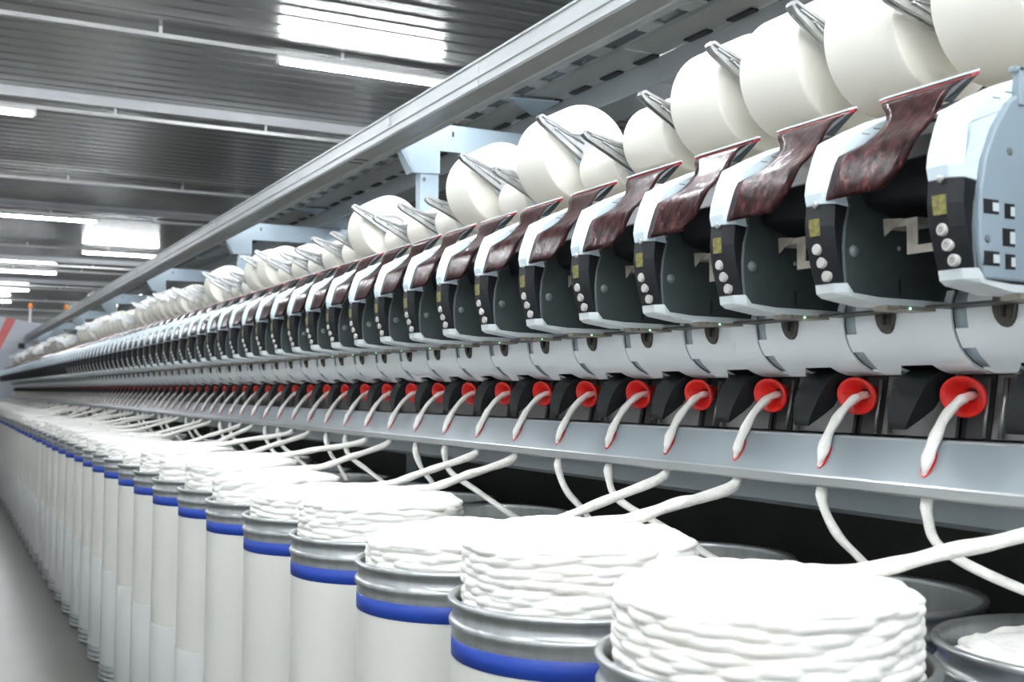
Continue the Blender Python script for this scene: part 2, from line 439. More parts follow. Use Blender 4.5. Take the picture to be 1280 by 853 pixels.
for i in range(0, 7):
    yy = 4.02 + SECT * i - YA
    lg = part('leg', MB().box(1.63 - 1.75, 1.69 - 1.75, yy - .05, yy + .05, -1.38 + .25, .05), 'leg', mb_, label='blue grey leg', bevel=0.004)
    part('foot_plate', MB().box(1.62 - 1.75, 1.70 - 1.75, yy - .08, yy + .08, -1.40 + .25, -1.38 + .25), 'leg', lg)
sh = thing('winding_shaft', 'long steel winding shaft under the row of yarn bobbins', 'shaft', (1.40, YA, H(0.425)))
part('shaft', MB().lathe([(0.001, 0), (0.010, 0), (0.010, L), (0.001, L)], (0, 0, 0.018), 'y', 12), 'steel', sh)
part('cover_strip', MB().prism([(-0.09, -0.006), (-0.06, 0.0), (0.05, 0.0), (0.05, -0.012), (-0.09, -0.012)], 0, L), 'tan', sh)

# ------------------------------------------------------------------ spinning units
BX, BZ = 1.30, 0.135
def U(pts, y, ox=0.0):
    return [(x + ox - BX, y, z - BZ) for x, z in pts]
def make_unit():
    t = thing('spinning_unit', 'x', 'spinning unit', (BX, 0, H(BZ)))
    # white C-shaped nose cover
    outer = [(1.157, .283), (1.1535, .30), (1.156, .318), (1.162, .337), (1.170, .360), (1.180, .380), (1.228, .4045), (1.277, .426), (1.297, .433), (1.304, .424), (1.300, .408), (1.287, .397), (1.26, .385), (1.18, .354), (1.186, .318), (1.197, .280)]
    near = [(x + (0.016 if i < 5 else 0.010 if i < 6 else 0), z - (0.004 if 4 < i < 8 else 0)) for i, (x, z) in enumerate(outer)]
    part('nose_cover', MB().loft([U(outer, 0.008), U(outer, -0.027), U(near, -0.040)]), 'white', t, bevel=0.0015)
    panel = [(1.157, .2828), (1.1545, .25), (1.158, .22), (1.164, .195), (1.173, .1665), (1.188, .163), (1.183, .22), (1.1965, .2798)]
    pn = [(x + (0.014 if i < 5 else 0), z) for i, (x, z) in enumerate(panel)]
    bp = part('button_panel', MB().loft([U(panel, 0.0075), U(panel, -0.024), U(pn, -0.0395)]), 'black', t, bevel=0.001)
    foot = [(1.174, .166), (1.176, .152), (1.186, .146), (1.25, .1365), (1.40, .1375), (1.402, .146), (1.25, .1475), (1.20, .152), (1.190, .1635)]
    fn = [(x + (0.014 if i < 2 else 0.008 if i < 3 else 0), z) for i, (x, z) in enumerate(foot)]
    part('foot_trim', MB().loft([U(foot, 0.008), U(foot, -0.030), U(fn, -0.046)]), 'foot', t, bevel=0.001)
    # side plate, facing the camera end of the machine
    sp = [(1.188, .160), (1.184, .19), (1.183, .22), (1.186, .25), (1.196, .285), (1.215, .325), (1.26, .375), (1.34, .40), (1.42, .40), (1.42, .146), (1.25, .1475), (1.20, .152)]
    s_ = part('side_plate', MB().loft([U(sp, -0.0375), U(sp, -0.030)]), 'side', t, bevel=0.001)
    rim = [(1.188, .158), (1.184, .19), (1.183, .22), (1.186, .25), (1.196, .285), (1.200, .285), (1.1905, .25), (1.1875, .22), (1.1885, .19), (1.192, .158)]
    part('edge_bead', MB().loft([U(rim, -0.0405), U(rim, -0.037)]), 'rimgrey', s_)
    part('screw', MB().lathe([(0.001, -0.0425), (0.005, -0.0425), (0.009, -0.0375), (0.0095, -0.037)], (1.208 - BX, 0, .215 - BZ), 'y', 14), 'rimgrey', s_)
    part('screw', MB().lathe([(0.001, -0.0395), (0.003, -0.0395), (0.004, -0.037)], (1.30 - BX, 0, .225 - BZ), 'y', 10), 'steel', s_)
    part('latch_slot', MB().box(1.298 - BX, 1.303 - BX, -0.0385, -0.0365, .153 - BZ, .178 - BZ), 'hole', s_)
    body = [(1.20, .155), (1.19, .22), (1.20, .275), (1.23, .34), (1.30, .39), (1.44, .40), (1.44, .14), (1.25, .14)]
    part('core_body', MB().loft([U(body, -0.0295), U(body, 0.006)]), 'dark', t)
    # what fills the gap towards the next unit
    hood = [(1.215, .335), (1.23, .285), (1.30, .262), (1.44, .262), (1.44, .405), (1.30, .405), (1.25, .375)]
    part('drum_housing', MB().loft([U(hood, -0.195), U(hood, -0.0405)]), 'black', t, bevel=0.003)
    part('rear_panel', MB().box(1.425 - BX, 1.44 - BX, -0.215, -0.0385, .13 - BZ, .262 - BZ), 'side', t)
    part('underside_plate', MB().box(1.345 - BX, 1.44 - BX, -0.215, -0.047, .135 - BZ, .139 - BZ), 'dark', t)
    br = part('yarn_bracket', MB().box(1.245 - BX, 1.29 - BX, -0.125, -0.06, .247 - BZ, .2575 - BZ)
              .box(1.245 - BX, 1.247 - BX, -0.125, -0.105, .205 - BZ, .247 - BZ).box(1.245 - BX, 1.247 - BX, -0.175, -0.125, .205 - BZ, .217 - BZ), 'tan', t)
    part('guide_roller', MB().lathe([(0.001, -0.012), (0.008, -0.012), (0.008, 0.010), (0.006, 0.012), (0.001, 0.012)], (1.225 - BX, -0.196, .262 - BZ), 'y', 14), 'button', br)
    part('clip_plate', MB().loft([[(1.244 - BX, -.062, .262 - BZ), (1.244 - BX, -.100, .2585 - BZ), (1.244 - BX, -.064, .236 - BZ)], [(1.2425 - BX, -.062, .262 - BZ), (1.2425 - BX, -.100, .2585 - BZ), (1.2425 - BX, -.064, .236 - BZ)]]), 'tan', br)
    ub = part('under_bracket', MB().box(1.29 - BX, 1.37 - BX, -0.044, 0.006, .131 - BZ, .1375 - BZ).box(1.268 - BX, 1.286 - BX, -0.044, -0.02, .129 - BZ, .1375 - BZ), 'tan', t)
    part('indicator_lamp', MB().lathe([(0.0005, -0.002), (0.0017, -0.0012), (0.002, 0.0)], (1.315 - BX, -0.0445, .133 - BZ), 'y', 8), 'led', ub)
    # smoked maroon hood over the gap: an S-bent sheet
    prof = [(1.1585, .288), (1.160, .298), (1.163, .312), (1.167, .328), (1.171, .342), (1.176, .353), (1.181, .359), (1.189, .366), (1.200, .376), (1.213, .389), (1.225, .402), (1.234, .415), (1.243, .429), (1.254, .439), (1.264, .445), (1.269, .447)]
    yl = [-.032, -.033, -.035, -.037, -.039, -.041, -.062, -.079, -.087, -.090, -.087, -.078, -.062, -.049, -.041, -.039]
    yr = [-.142, -.158, -.172, -.181, -.186, -.189, -.190, -.191, -.190, -.187, -.184, -.183, -.187, -.195, -.204, -.208]
    nc = 9
    mv = MB()
    for side in (0.0, 0.003):
        rows = []
        for (x, z), a, b in zip(prof, yl, yr):
            rows.append([(x + side - BX, a + (b - a) * q / (nc - 1), z - BZ + side * -0.3) for q in range(nc)])
        mv.loft(rows, True, False, False)
    # close the rim of the sheet
    def edge(j):
        return [[(x - BX, v, z - BZ), (x + .003 - BX, v, z - BZ - .0009)] for (x, z), v in zip(prof, (yl if j == 0 else yr))]
    mv.loft(edge(0), False, False, False); mv.loft(edge(1), False, False, False)
    a, b = yl[0], yr[0]
    mv.loft([[(prof[0][0] - BX, a + (b - a) * q / (nc - 1), prof[0][1] - BZ), (prof[0][0] + .003 - BX, a + (b - a) * q / (nc - 1), prof[0][1] - BZ - .0009)] for q in range(nc)], False, False, False)
    vs = part('visor', mv, 'visor', t, label='smoked maroon plastic hood')
    part('visor_lip', MB().prism([(1.2615 - BX, .4415 - BZ), (1.2625 - BX, .4465 - BZ), (1.278 - BX, .4535 - BZ), (1.279 - BX, .4485 - BZ)], -.208, -.038), 'maroonlip', vs, bevel=0.0008)
    part('visor_rim', MB().prism([(1.2605 - BX, .447 - BZ), (1.2605 - BX, .4495 - BZ), (1.278 - BX, .4565 - BZ), (1.280 - BX, .454 - BZ)], -.208, -.038), 'foot', vs)
    tri = [(1.234, .411, -.184), (1.246, .430, -.189), (1.266, .447, -.208), (1.277, .449, -.208), (1.268, .430, -.190), (1.252, .411, -.184)]
    part('visor_cheek', MB().loft([[(x - BX, yy, z - BZ) for x, z, yy in tri], [(x - BX, yy + .004, z - BZ) for x, z, yy in tri]]), 'side', vs)
    # print and buttons on the panel
    part('print_label', MB().loft([[(1.1545 - BX, -.024, .262 - BZ), (1.1545 - BX, -.001, .262 - BZ), (1.1545 - BX, -.003, .236 - BZ), (1.1545 - BX, -.025, .236 - BZ)],
                                   [(1.1537 - BX, -.024, .262 - BZ), (1.1537 - BX, -.001, .262 - BZ), (1.1537 - BX, -.003, .236 - BZ), (1.1537 - BX, -.025, .236 - BZ)]]), 'yellow', bp, label='yellow printed patch')
    for z, x, yb in ((.2165, 1.1585, -.0145), (.1965, 1.1635, -.0185), (.1765, 1.1695, -.0225)):
        b_ = part('button', MB().lathe([(0.001, -0.0042), (0.0072, -0.0042), (0.0082, -0.003), (0.0082, 0.003), (0.001, 0.003)], (x - BX, yb, z - BZ), 'x', 18, False), 'button', bp, label='round grey button')
        part('button_symbol', MB().lathe([(0.0022, -0.0046), (0.0036, -0.0046), (0.0036, -0.0042), (0.0022, -0.0042)], (x - BX, yb, z - BZ), 'x', 12, False, False).box(x - .0047 - BX, x - .0044 - BX, yb - .0005, yb + .0005, z - BZ, z + .0042 - BZ), 'symbol', b_)
    part('panel_screw', MB().lathe([(0.001, -0.004), (0.004, -0.004), (0.0055, -0.002), (0.0055, 0.004)], (1.1565 - BX, -0.014, .283 - BZ), 'x', 12), 'steel', bp)
    # vents on the shoulder
    for q, (x, z) in enumerate(((1.225, .3925), (1.248, .403), (1.270, .4125))):
        part('vent', MB().loft([[(x - BX, -.0405, z - BZ), (x + .014 - BX, -.0405, z + .0005 - BZ), (x + .014 - BX, -.0405, z + .002 - BZ), (x - BX, -.0405, z + .0015 - BZ)],
                                [(x - BX, -.0395, z - BZ), (x + .014 - BX, -.0395, z + .0005 - BZ), (x + .014 - BX, -.0395, z + .002 - BZ), (x - BX, -.0395, z + .0015 - BZ)]]), 'rimgrey', t)
    return t
u0 = make_unit()
FINE = ('button_symbol', 'screw', 'latch_slot', 'vent', 'panel_screw', 'indicator_lamp', 'guide_roller', 'yarn_bracket', 'print_label', 'edge_bead', 'visor_rim', 'under_bracket', 'rear_panel', 'core_body')
units = {}
for n in range(NU):
    i = n - 1
    loc = (BX, Y0 + G * i, H(BZ))
    if n == 0: lab, gr = 'nearest spinning unit, cut by the right frame edge, with a pierced blue grey end panel', 'spinning units of the machine'
    elif n < FAR: lab, gr = '%s spinning unit counted from the right, white nose over a black button panel' % ordinal(n + 1), 'spinning units of the machine'
    else: lab, gr = 'small blurred spinning unit far down the row towards the white end cabinet', 'far spinning units of the machine'
    if n == 0:
        u0.location = loc; tag(u0, lab, 'spinning unit', gr); units[i] = u0
    else:
        units[i] = dup(u0, loc, lab, gr, () if n < 14 else ('button_symbol', 'screw', 'vent', 'latch_slot', 'indicator_lamp') if n < 30 else FINE if n < FAR else FINE + ('button', 'visor_cheek', 'underside_plate'))
# end panel of the nearest unit, with its cut-outs
ep = [(1.197, .152), (1.189, .19), (1.187, .23), (1.190, .27), (1.199, .31), (1.218, .352), (1.245, .388), (1.275, .408), (1.40, .415), (1.44, .40), (1.44, .150)]
for c in list(u0.children_recursive):
    if c.name.split('.')[0] in ('visor', 'visor_lip', 'visor_rim', 'visor_cheek', 'drum_housing', 'yarn_bracket', 'clip_plate', 'guide_roller', 'rear_panel', 'underside_plate'):
        bpy.data.objects.remove(c)
part('nose_infill', MB().loft([U([(1.19, .280), (1.186, .318), (1.18, .354), (1.26, .386), (1.29, .40), (1.40, .40), (1.40, .280)], -0.039), U([(1.19, .280), (1.186, .318), (1.18, .354), (1.26, .386), (1.29, .40), (1.40, .40), (1.40, .280)], -0.020)]), 'white', u0)
part('panel_infill', MB().loft([U([(1.186, .163), (1.18, .22), (1.192, .2805), (1.25, .2805), (1.25, .163)], -0.0385), U([(1.186, .163), (1.18, .22), (1.192, .2805), (1.25, .2805), (1.25, .163)], -0.020)]), 'black', u0)
pe = part('end_panel', MB().loft([U(ep, -0.049), U(ep, -0.0375)]), 'endp', u0, label='blue grey end panel with cut-outs', bevel=0.003)
for x0, x1, z0, z1 in ((1.1935, 1.222, .2365, .2555), (1.233, 1.252, .2325, .2525), (1.2285, 1.252, .196, .2195), (1.1935, 1.222, .169, .188), (1.233, 1.252, .166, .186)):
    part('cut_out', MB().box(x0 - BX, x1 - BX, -0.0494, -0.047, z0 - BZ, z1 - BZ), 'hole', pe)
    part('cut_out_tab', MB().box(x0 + (x1 - x0) * .6 - BX, x1 - BX, -0.0499, -0.0470, z0 + .004 - BZ, z1 - .004 - BZ), 'foot', pe)
for x, z in ((1.245, .322), (1.2005, .2035)):
    part('dimple', MB().lathe([(0.001, -0.0497), (0.003, -0.0505), (0.0055, -0.049)], (x - BX, 0, z - BZ), 'y', 12), 'rimgrey', pe)
part('hook', MB().box(1.262 - BX, 1.272 - BX, -.052, -.04, .385 - BZ, .438 - BZ).box(1.255 - BX, 1.280 - BX, -.052, -.04, .43 - BZ, .438 - BZ), 'endp', u0, bevel=0.002)

# ------------------------------------------------------------------ feed units: pale shell, guard, red condenser, guide plates
FX, FZ = 1.46, -0.07
def make_feed():
    t = thing('feed_unit', 'x', 'feed unit', (FX, 0, H(FZ)))
    prof = [(1.402, .165), (1.396, .15), (1.394, .135), (1.395, .12), (1.398, .105), (1.404, .09), (1.413, .075), (1.425, .062), (1.440, .051), (1.458, .043), (1.478, .0375), (1.50, .036), (1.52, .037)]
    th = 0.004
    def pt(i, y, d=0.0):
        a = prof[max(i - 1, 0)]; b = prof[min(i + 1, len(prof) - 1)]
        tx, tz = b[0] - a[0], b[1] - a[1]
        l = math.hypot(tx, tz)
        nx, nz = tz / l, -tx / l           # points out, towards the aisle and down
        return (prof[i][0] + nx * d - FX, y, prof[i][1] + nz * d - FZ)
    def sheet(mb, i0, i1, y0, y1, d):
        rg = []
        for i in range(i0, i1 + 1):
            rg.append([pt(i, y0, d), pt(i, y1, d), pt(i, y1, d - th), pt(i, y0, d - th)])
        mb.loft(rg, True)
    n = len(prof) - 1
    m = MB()
    sheet(m, 0, n, -.0515, .028, 0); sheet(m, 0, 8, .028, .106, 0); sheet(m, 0, n, .106, .152, 0)
    sheet(m, 4, 6, .152, .1765, 0); sheet(m, 9, n, .152, .1765, 0)
    c = part('shell_cover', m, 'shell', t, label='pale grey curved shell cover')
    for p in c.data.polygons: p.use_smooth = True
    c.data.set_sharp_from_angle(angle=radians(40)) if hasattr(c.data, 'set_sharp_from_angle') else None
    m = MB(); sheet(m, 0, n, .150, .1805, -.0055)
    part('overlap_strip', m, 'shellshade', t)
    # flat tab below the step
    a, b, cc = pt(7, .152), pt(9, .152), pt(10, .06)
    tab = [pt(7, .151, .0005), pt(7, .095, .0005), pt(8, .092, .0015), pt(9, .110, .0065), pt(9, .151, .0065)]
    tab2 = [pt(9, .151, .0065), pt(9, .110, .0065), pt(11, .100, .0005), pt(11, .151, .0005)]
    part('step_tab', MB().add(tab, [(0, 1, 2, 3, 4)]).add(tab2, [(0, 1, 2, 3)]).add([tab[0], tab[4], tab2[3], pt(8, .151, -.001), pt(10, .151, -.001)], [(0, 1, 3), (1, 2, 4)]), 'shell', t)
    # bronze oval cap
    def oval(s, d):
        out = []
        for k in range(20):
            a = 2 * pi * k / 20
            yy = .081 + .0215 * s * cos(a); zz = .138 + .036 * s * sin(a)
            # x on the shell at that height
            xx = 1.394
            for i in range(n):
                z1, z2 = prof[i][1], prof[i + 1][1]
                if z2 <= zz <= z1:
                    xx = prof[i][0] + (prof[i + 1][0] - prof[i][0]) * (z1 - zz) / (z1 - z2 + 1e-9); break
            else:
                xx = 1.404
            out.append((xx + d - FX, yy, zz - FZ))
        return out
    ov = part('oval_cap', MB().loft([oval(1, .003), oval(1, -.0052), oval(.9, -.006)]), 'oval', t, label='bronze oval cap')
    part('cap_slot', MB().box(1.3865 - FX, 1.392 - FX, .079, .083, .117 - FZ, .15 - FZ), 'hole', ov)
    # black hook-shaped guard
    gp = [(1.508, .047), (1.486, .046), (1.464, .041), (1.446, .030), (1.433, .014), (1.426, -.004), (1.424, -.022), (1.426, -.040), (1.431, -.054)]
    gi = [(1.512, .040), (1.495, .032), (1.480, .020), (1.470, .004), (1.466, -.008), (1.462, -.020), (1.450, -.034), (1.440, -.046), (1.433, -.056)]
    rg = []
    for (a, b_), (a2, b2), w in zip(gp, gi, (0, 0, 0, .001, .004, .010, .020, .032, .044)):
        rg.append([(a - FX, .034 + w, b_ - FZ), (a - FX, .104 + w * .25, b_ - FZ), (a2 - FX, .104 + w * .25, b2 - FZ), (a2 - FX, .034 + w, b2 - FZ)])
    g_ = part('guard', MB().loft(rg, True), 'guard', t, label='black curved guard')
    g_.data.set_sharp_from_angle(angle=radians(35)) if hasattr(g_.data, 'set_sharp_from_angle') else None
    # guide plates behind
    def pl(name, y0, y1, m_, off=0.0):
        pf = [(1.512 + off, .035), (1.492 + off, -.068), (1.500 + off, -.068), (1.522 + off, .035)]
        part(name, MB().prism([(a - FX, b_ - FZ) for a, b_ in pf], y0, y1), m_, t)
    pl('guide_plate', .030, .124, 'plate'); pl('guide_plate', -.105, -.036, 'plate', .006)
    pl('slide_groove', -.034, .012, 'plated', .004); pl('slide_groove', .012, .030, 'hole', .012)
    part('slide_rod', MB().tube([(1.509 - FX, -.028, .03 - FZ), (1.491 - FX, -.028, -.066 - FZ)], .0035, 8), 'steel', t)
    part('slide_rod', MB().tube([(1.509 - FX, -.060, .03 - FZ), (1.491 - FX, -.060, -.066 - FZ)], .0045, 8), 'steel', t)
    # red trumpet condenser, mouth turned to the aisle
    m = MB()
    ring = []
    prof2 = [(.016, .040), (.020, .026), (.031, .012), (.0395, .003), (.0418, -.001), (.0412, -.0045), (.0385, -.005), (.030, .001), (.021, .010), (.013, .019), (.009, .026), (.009, .034)]
    m.lathe(prof2, (0, 0, 0), 'x', 28, True, False, 1.0, 0.82)
    rot = Matrix.Rotation(radians(8), 4, 'Z') @ Matrix.Rotation(radians(-12), 4, 'Y')
    m.v = [tuple(rot @ Vector(p) + Vector((1.462 - FX, -.016, 0.0 - FZ))) for p in m.v]
    part('condenser', m, 'red', t, label='red plastic trumpet condenser')
    return t
f0 = make_feed()
for n in range(NU + 1):
    i = n - 2
    loc = (FX, Y0 + G * i, H(FZ))
    if n < FAR: lab, gr = '%s feed unit counted from the right, pale shell cover above a red condenser' % ordinal(n + 1), 'feed units under the spinning units'
    else: lab, gr = 'small blurred feed unit far down the row towards the white end cabinet', 'far feed units'
    if n == 0:
        f0.location = loc; tag(f0, lab, 'feed unit', gr)
    else:
        dup(f0, loc, lab, gr, () if n < 24 else ('cap_slot', 'slide_rod', 'slide_groove') if n < FAR else ('cap_slot', 'slide_rod', 'slide_groove', 'step_tab', 'guide_plate'))

# ------------------------------------------------------------------ bobbins and cradle arms
HX = 1.483
rsz = [0.125, 0.127, 0.125, 0.122, 0.090, 0.068, 0.128, 0.062, 0.125, 0.060, 0.064, 0.058, 0.118, 0.062, 0.070, 0.060, 0.066, 0.064, 0.105, 0.11]
rr_ = random.Random(3)
while len(rsz) < NU:
    rsz += [rr_.choice((0.058, 0.064, 0.07, 0.10, 0.115, 0.122))] * rr_.choice((1, 2, 3))
def bob_mesh(rad):
    L2 = 0.170
    e = min(0.006, rad * .09)
    pr = [(0.026, 0.0), (0.030, 0.001), (rad - e, 0.004), (rad - e * .4, 0.006), (rad, 0.010), (rad * 1.004, L2 * .5), (rad, L2 - .010), (rad - e * .4, L2 - .005), (rad - e, L2 - .002), (0.026, L2)]
    return MB().lathe(pr, (0, 0, 0), 'y', 56).mesh('yarn_package', MT['yarn'])
def centre_h(rad): return 0.33 * HX + 1.053 * rad - 0.002
tube_me = MB().lathe([(0.022, -0.006), (0.026, -0.006), (0.026, 0.178), (0.022, 0.178)], (0, 0, 0), 'y', 20, True, True).mesh('core_tube', MT['disc'])
# arm (in its own frame: hub at the origin, pointing to -x), built once
def arm_outline():
    return [(-.172, .036), (-.170, .045), (-.162, .049), (-.150, .046), (-.075, .030), (.0, .040), (.030, .030), (.040, .0), (.030, -.030), (.0, -.040), (-.030, -.032), (-.10, .000), (-.160, .026)]
def make_arm():
    t = thing('cradle_arm', 'x', 'cradle arm')
    ol = arm_outline()
    part('web', MB().loft([[(x, -.003, z) for x, z in ol], [(x, .003, z) for x, z in ol]]), 'cast', t)
    m = MB()
    N = len(ol)
    cx, cz = sum(p[0] for p in ol) / N, sum(p[1] for p in ol) / N
    inn = []
    for j in range(N):
        a, b, c = Vector(ol[j - 1]), Vector(ol[j]), Vector(ol[(j + 1) % N])
        d = (c - a).normalized(); nn = Vector((d.y, -d.x)) * .006
        if (Vector((cx, cz)) - b).dot(nn) < 0: nn = -nn
        inn.append(tuple(b + nn))
    m.loft([[(x, -.009, z) for x, z in ol], [(x, .009, z) for x, z in ol], [(x, .009, z) for x, z in inn], [(x, -.009, z) for x, z in inn], [(x, -.009, z) for x, z in ol]], False, False)
    part('raised_rim', m, 'cast', t)
    part('rib', MB().tube([(-.150, -.004, .038), (-.03, -.004, .012)], .0035, 6), 'cast', t)
    part('rib', MB().tube([(-.110, -.004, .024), (-.03, -.004, -.012)], .003, 6), 'cast', t)
    part('hub_disc', MB().lathe([(0.001, .004), (.050, .004), (.052, .008), (.048, .016), (.026, .020), (.001, .020)], (0, 0, 0), 'y', 28), 'disc', t, label='pale blue grey hub disc')
    part('rivet', MB().lathe([(0.001, -.0125), (.003, -.012), (.004, -.009)], (-.118, 0, .022), 'y', 8), 'steel', t)
    return t
def make_pivot(t):
    part('pivot_bar', MB().tube([(.0, 0, -.01), (.06, 0, -.02), (.12, 0, -.06)], .009, 8), 'cast', t)
arm0 = make_arm(); make_pivot(arm0)
cache = {}
size_word = lambda q: 'large' if q > .11 else 'medium' if q > .08 else 'small'
for n in range(NU):
    i = n - 1
    rad = rsz[n]
    if rad not in cache: cache[rad] = bob_mesh(rad)
    ya = Y0 + G * i + .253          # hub (near) end; the position at n=0 is the rightmost in view
    ya -= G
    hz = centre_h(rad)
    t = bpy.data.objects.new('yarn_bobbin', None); COL.objects.link(t)
    t.location = (HX, ya, H(hz))
    if n < FAR: tag(t, '%s cream yarn bobbin from the right, a %s package lying on the winding shaft' % (ordinal(n + 1), size_word(rad)), 'bobbin', 'yarn bobbins along the machine')
    else: tag(t, 'small blurred cream yarn bobbin near the far left end of the row', 'bobbin', 'far yarn bobbins')
    p = bpy.data.objects.new('yarn_package', cache[rad]); COL.objects.link(p); p.parent = t
    if n < FAR:
        p = bpy.data.objects.new('core_tube', tube_me); COL.objects.link(p); p.parent = t
    ang = radians(2 + (rad - .06) / .065 * 7 + rr_.uniform(-2, 2)) if n != 1 else radians(-9)
    loc = (HX, ya - .022, H(hz))
    if n < FAR: lab, gr = '%s cast metal cradle arm from the right, at the near end of a %s bobbin' % (ordinal(n + 1), size_word(rad)), 'cradle arms holding the bobbins'
    else: lab, gr = 'small blurred cradle arm near the far left end of the row', 'far cradle arms'
    if n == 0:
        arm0.location = loc; tag(arm0, lab, 'cradle arm', gr); a_ = arm0
    else:
        a_ = dup(arm0, loc, lab, gr, () if n < 24 else ('rivet', 'rib') if n < FAR else ('rivet', 'rib', 'pivot_bar'))
    a_.rotation_euler = (0, ang, 0)

# ------------------------------------------------------------------ cans
CX, CY0, CP = 0.96, 1.152, 2 * G
RX = 1.405
RIM = -0.335
NC = 54
def make_can():
    t = thing('sliver_can', 'x', 'can')
    zr = H(RIM)
    R = .2115
    part('can_body', MB().lathe([(R, .075), (R, zr - .089)], (0, 0, 0), 'z', 64, True, False), 'canbody', t)
    part('lower_wrap', MB().lathe([(R + .0005, .076), (R + .0025, .08), (R + .0025, H(-.875)), (R + .0005, H(-.87))], (0, 0, 0), 'z', 64, True, False), 'canlow', t, label='slightly greyer plastic wrap')
    part('blue_band', MB().lathe([(R, zr - .091), (R + .0012, zr - .0905), (R + .0012, zr - .060), (R, zr - .0595)], (0, 0, 0), 'z', 64, True, False), 'blue', t, label='bright blue band')
    rp = [(R, zr - .062), (R + .001, zr - .052), (R + .0015, zr - .044), (R + .005, zr - .040), (R + .0055, zr - .035), (R + .003, zr - .031), (R - .001, zr - .029), (R - .001, zr - .010), (R + .002, zr - .008),
          (R + .0065, zr - .006), (R + .0075, zr - .001), (R + .005, zr + .003), (R - .001, zr + .004), (R - .005, zr + .001), (R - .006, zr - .008), (R - .006, zr - .06)]
    part('steel_rim', MB().lathe(rp, (0, 0, 0), 'z', 72, True, False), 'canrim', t, label='galvanised steel rim')
    part('can_lining', MB().lathe([(R - .0065, zr - .058), (R - .0065, .10), (0.001, .10)], (0, 0, 0), 'z', 48, True, False), 'inner', t)
    bp = [(R - .004, .0), (R + .004, .002), (R + .006, .010), (R + .001, .016), (R + .001, .022), (R + .005, .028), (R + .005, .034), (R + .001, .040), (R + .001, .046), (R + .005, .052), (R + .004, .060), (R + .001, .066), (R + .0008, .078)]
    part('base_ring', MB().lathe(bp, (0, 0, 0), 'z', 56, True, False), 'canrim', t, label='ribbed steel base ring')
    part('can_floor', MB().lathe([(R, .004), (0.001, .004)], (0, 0, 0), 'z', 40, False, False), 'inner', t)
    return t
can0 = make_can()

def coil_mesh(seed, h, R=.196, nth=220, rows=None, below=.03):
    """coils of cotton rope standing in a can: lens-shaped strands round the side, laid loops on top; z = 0 at the rim"""
    rg = np.random.RandomState(seed)
    th = np.linspace(0, 2 * pi, nth, endpoint=False)
    z0, z1 = -below, h
    dz = .0017 if nth > 150 else .004
    nz = max(int((z1 - z0) / dz), 8)
    zs = np.linspace(z0, z1, nz)
    T, Zg = np.meshgrid(th, zs)
    rad = np.full(T.shape, R - .022)
    step = .235
    pitch = .0150
    per_turn = 2 * pi / step
    per_turn = 2 * pi / step
    nseg = int((z1 - z0 + .02) / pitch * per_turn)
    for k in range(nseg):
        # one laid loop comes to the outside over a short arc, then dives back inside
        t0 = k * step * 5.13 + rg.uniform(-.10, .10)
        zc0 = z0 - .006 + k * pitch / per_turn + rg.uniform(-.0045, .0045)
        if zc0 > z1 - .004: continue
        d = (T - t0 + pi) % (2 * pi) - pi
        wd = rg.uniform(.20, .32)
        zc = zc0 + d * rg.uniform(-.012, .020)
        out = R - rg.uniform(0, .0035) - .012 * (d / wd) ** 2
        rr = rg.uniform(.0074, .0094)
        q = 1 - ((Zg - zc) / rr) ** 2
        rad = np.maximum(rad, np.where((q > 0) & (np.abs(d) < 1.0), out - rr + rr * np.sqrt(np.clip(q, 0, 1)), 0))
    # the top edge slumps
    s = np.clip((Zg - (z1 - .012)) / .012, 0, 1)
    rad -= .010 * s ** 2.2
    rad += .003 * np.sin(2 * T + seed)
    V = np.stack([rad * np.cos(T), rad * np.sin(T), Zg + .004 * np.sin(2 * T + seed * 1.7) * np.clip(Zg / .05, 0, 1)], -1)
    rings = [V[i] for i in range(nz)]
    # top
    nr = 46 if nth > 150 else 10
    last = V[-1]
    loops = [(rg.uniform(.055, .095), rg.uniform(0, 2 * pi)) for _ in range(26)]
    for k in range(1, nr):
        fr = 1 - k / nr
        P = last * [fr, fr, 1]
        x, y = P[:, 0], P[:, 1]
        zt = np.zeros(nth)
        for j, (d, a) in enumerate(loops):
            rr = np.hypot(x - d * cos(a), y - d * sin(a))
            q = 1 - ((rr - (R - .018 - d)) / .012) ** 2
            zt = np.maximum(zt, np.where(q > 0, (.002 + .0002 * j) + .0055 * np.sqrt(np.clip(q, 0, 1)), 0))
        P = np.stack([x, y, z1 + (last[:, 2] - z1) * fr + zt * min(1, k / 4) + .004 * (1 - fr)], -1)
        rings.append(P)
    n = nth
    verts = np.concatenate(rings + [np.array([[0, 0, z1 + .006]])])
    A = np.arange(n); Bn = (A + 1) % n
    faces = []
    for i in range(len(rings) - 1):
        faces.append(np.stack([i * n + A, i * n + Bn, (i + 1) * n + Bn, (i + 1) * n + A], -1))
    fq = np.concatenate(faces)
    c = len(verts) - 1
    i = (len(rings) - 1) * n
    tri = [(i + int(a), i + int(b), c) for a, b in zip(A, Bn)]
    me = bpy.data.meshes.new('cotton_coil')
    me.from_pydata(verts.tolist(), [], fq.tolist() + tri)
    me.polygons.foreach_set('use_smooth', [True] * len(me.polygons))
    me.materials.append(MT['cotton'])
    return me
heights = [.090, .102, .052, .084, .060, .088, .072, .055, .092, .066, .080]
near_me = [coil_mesh(11 + k, h) for k, h in enumerate(heights[:5])]
mid_me = [coil_mesh(31 + k, h, nth=110) for k, h in enumerate((.06, .075, .085, .095, .05, .07))]
low_me = [coil_mesh(51 + k, h, nth=64) for k, h in enumerate((.06, .078, .09, .052))]
rear_me = [coil_mesh(71, -.012, nth=160, below=.06), coil_mesh(72, -.10, nth=120, below=.16), coil_mesh(73, -.06, nth=90, below=.12), coil_mesh(74, .02, nth=80, below=.05)]
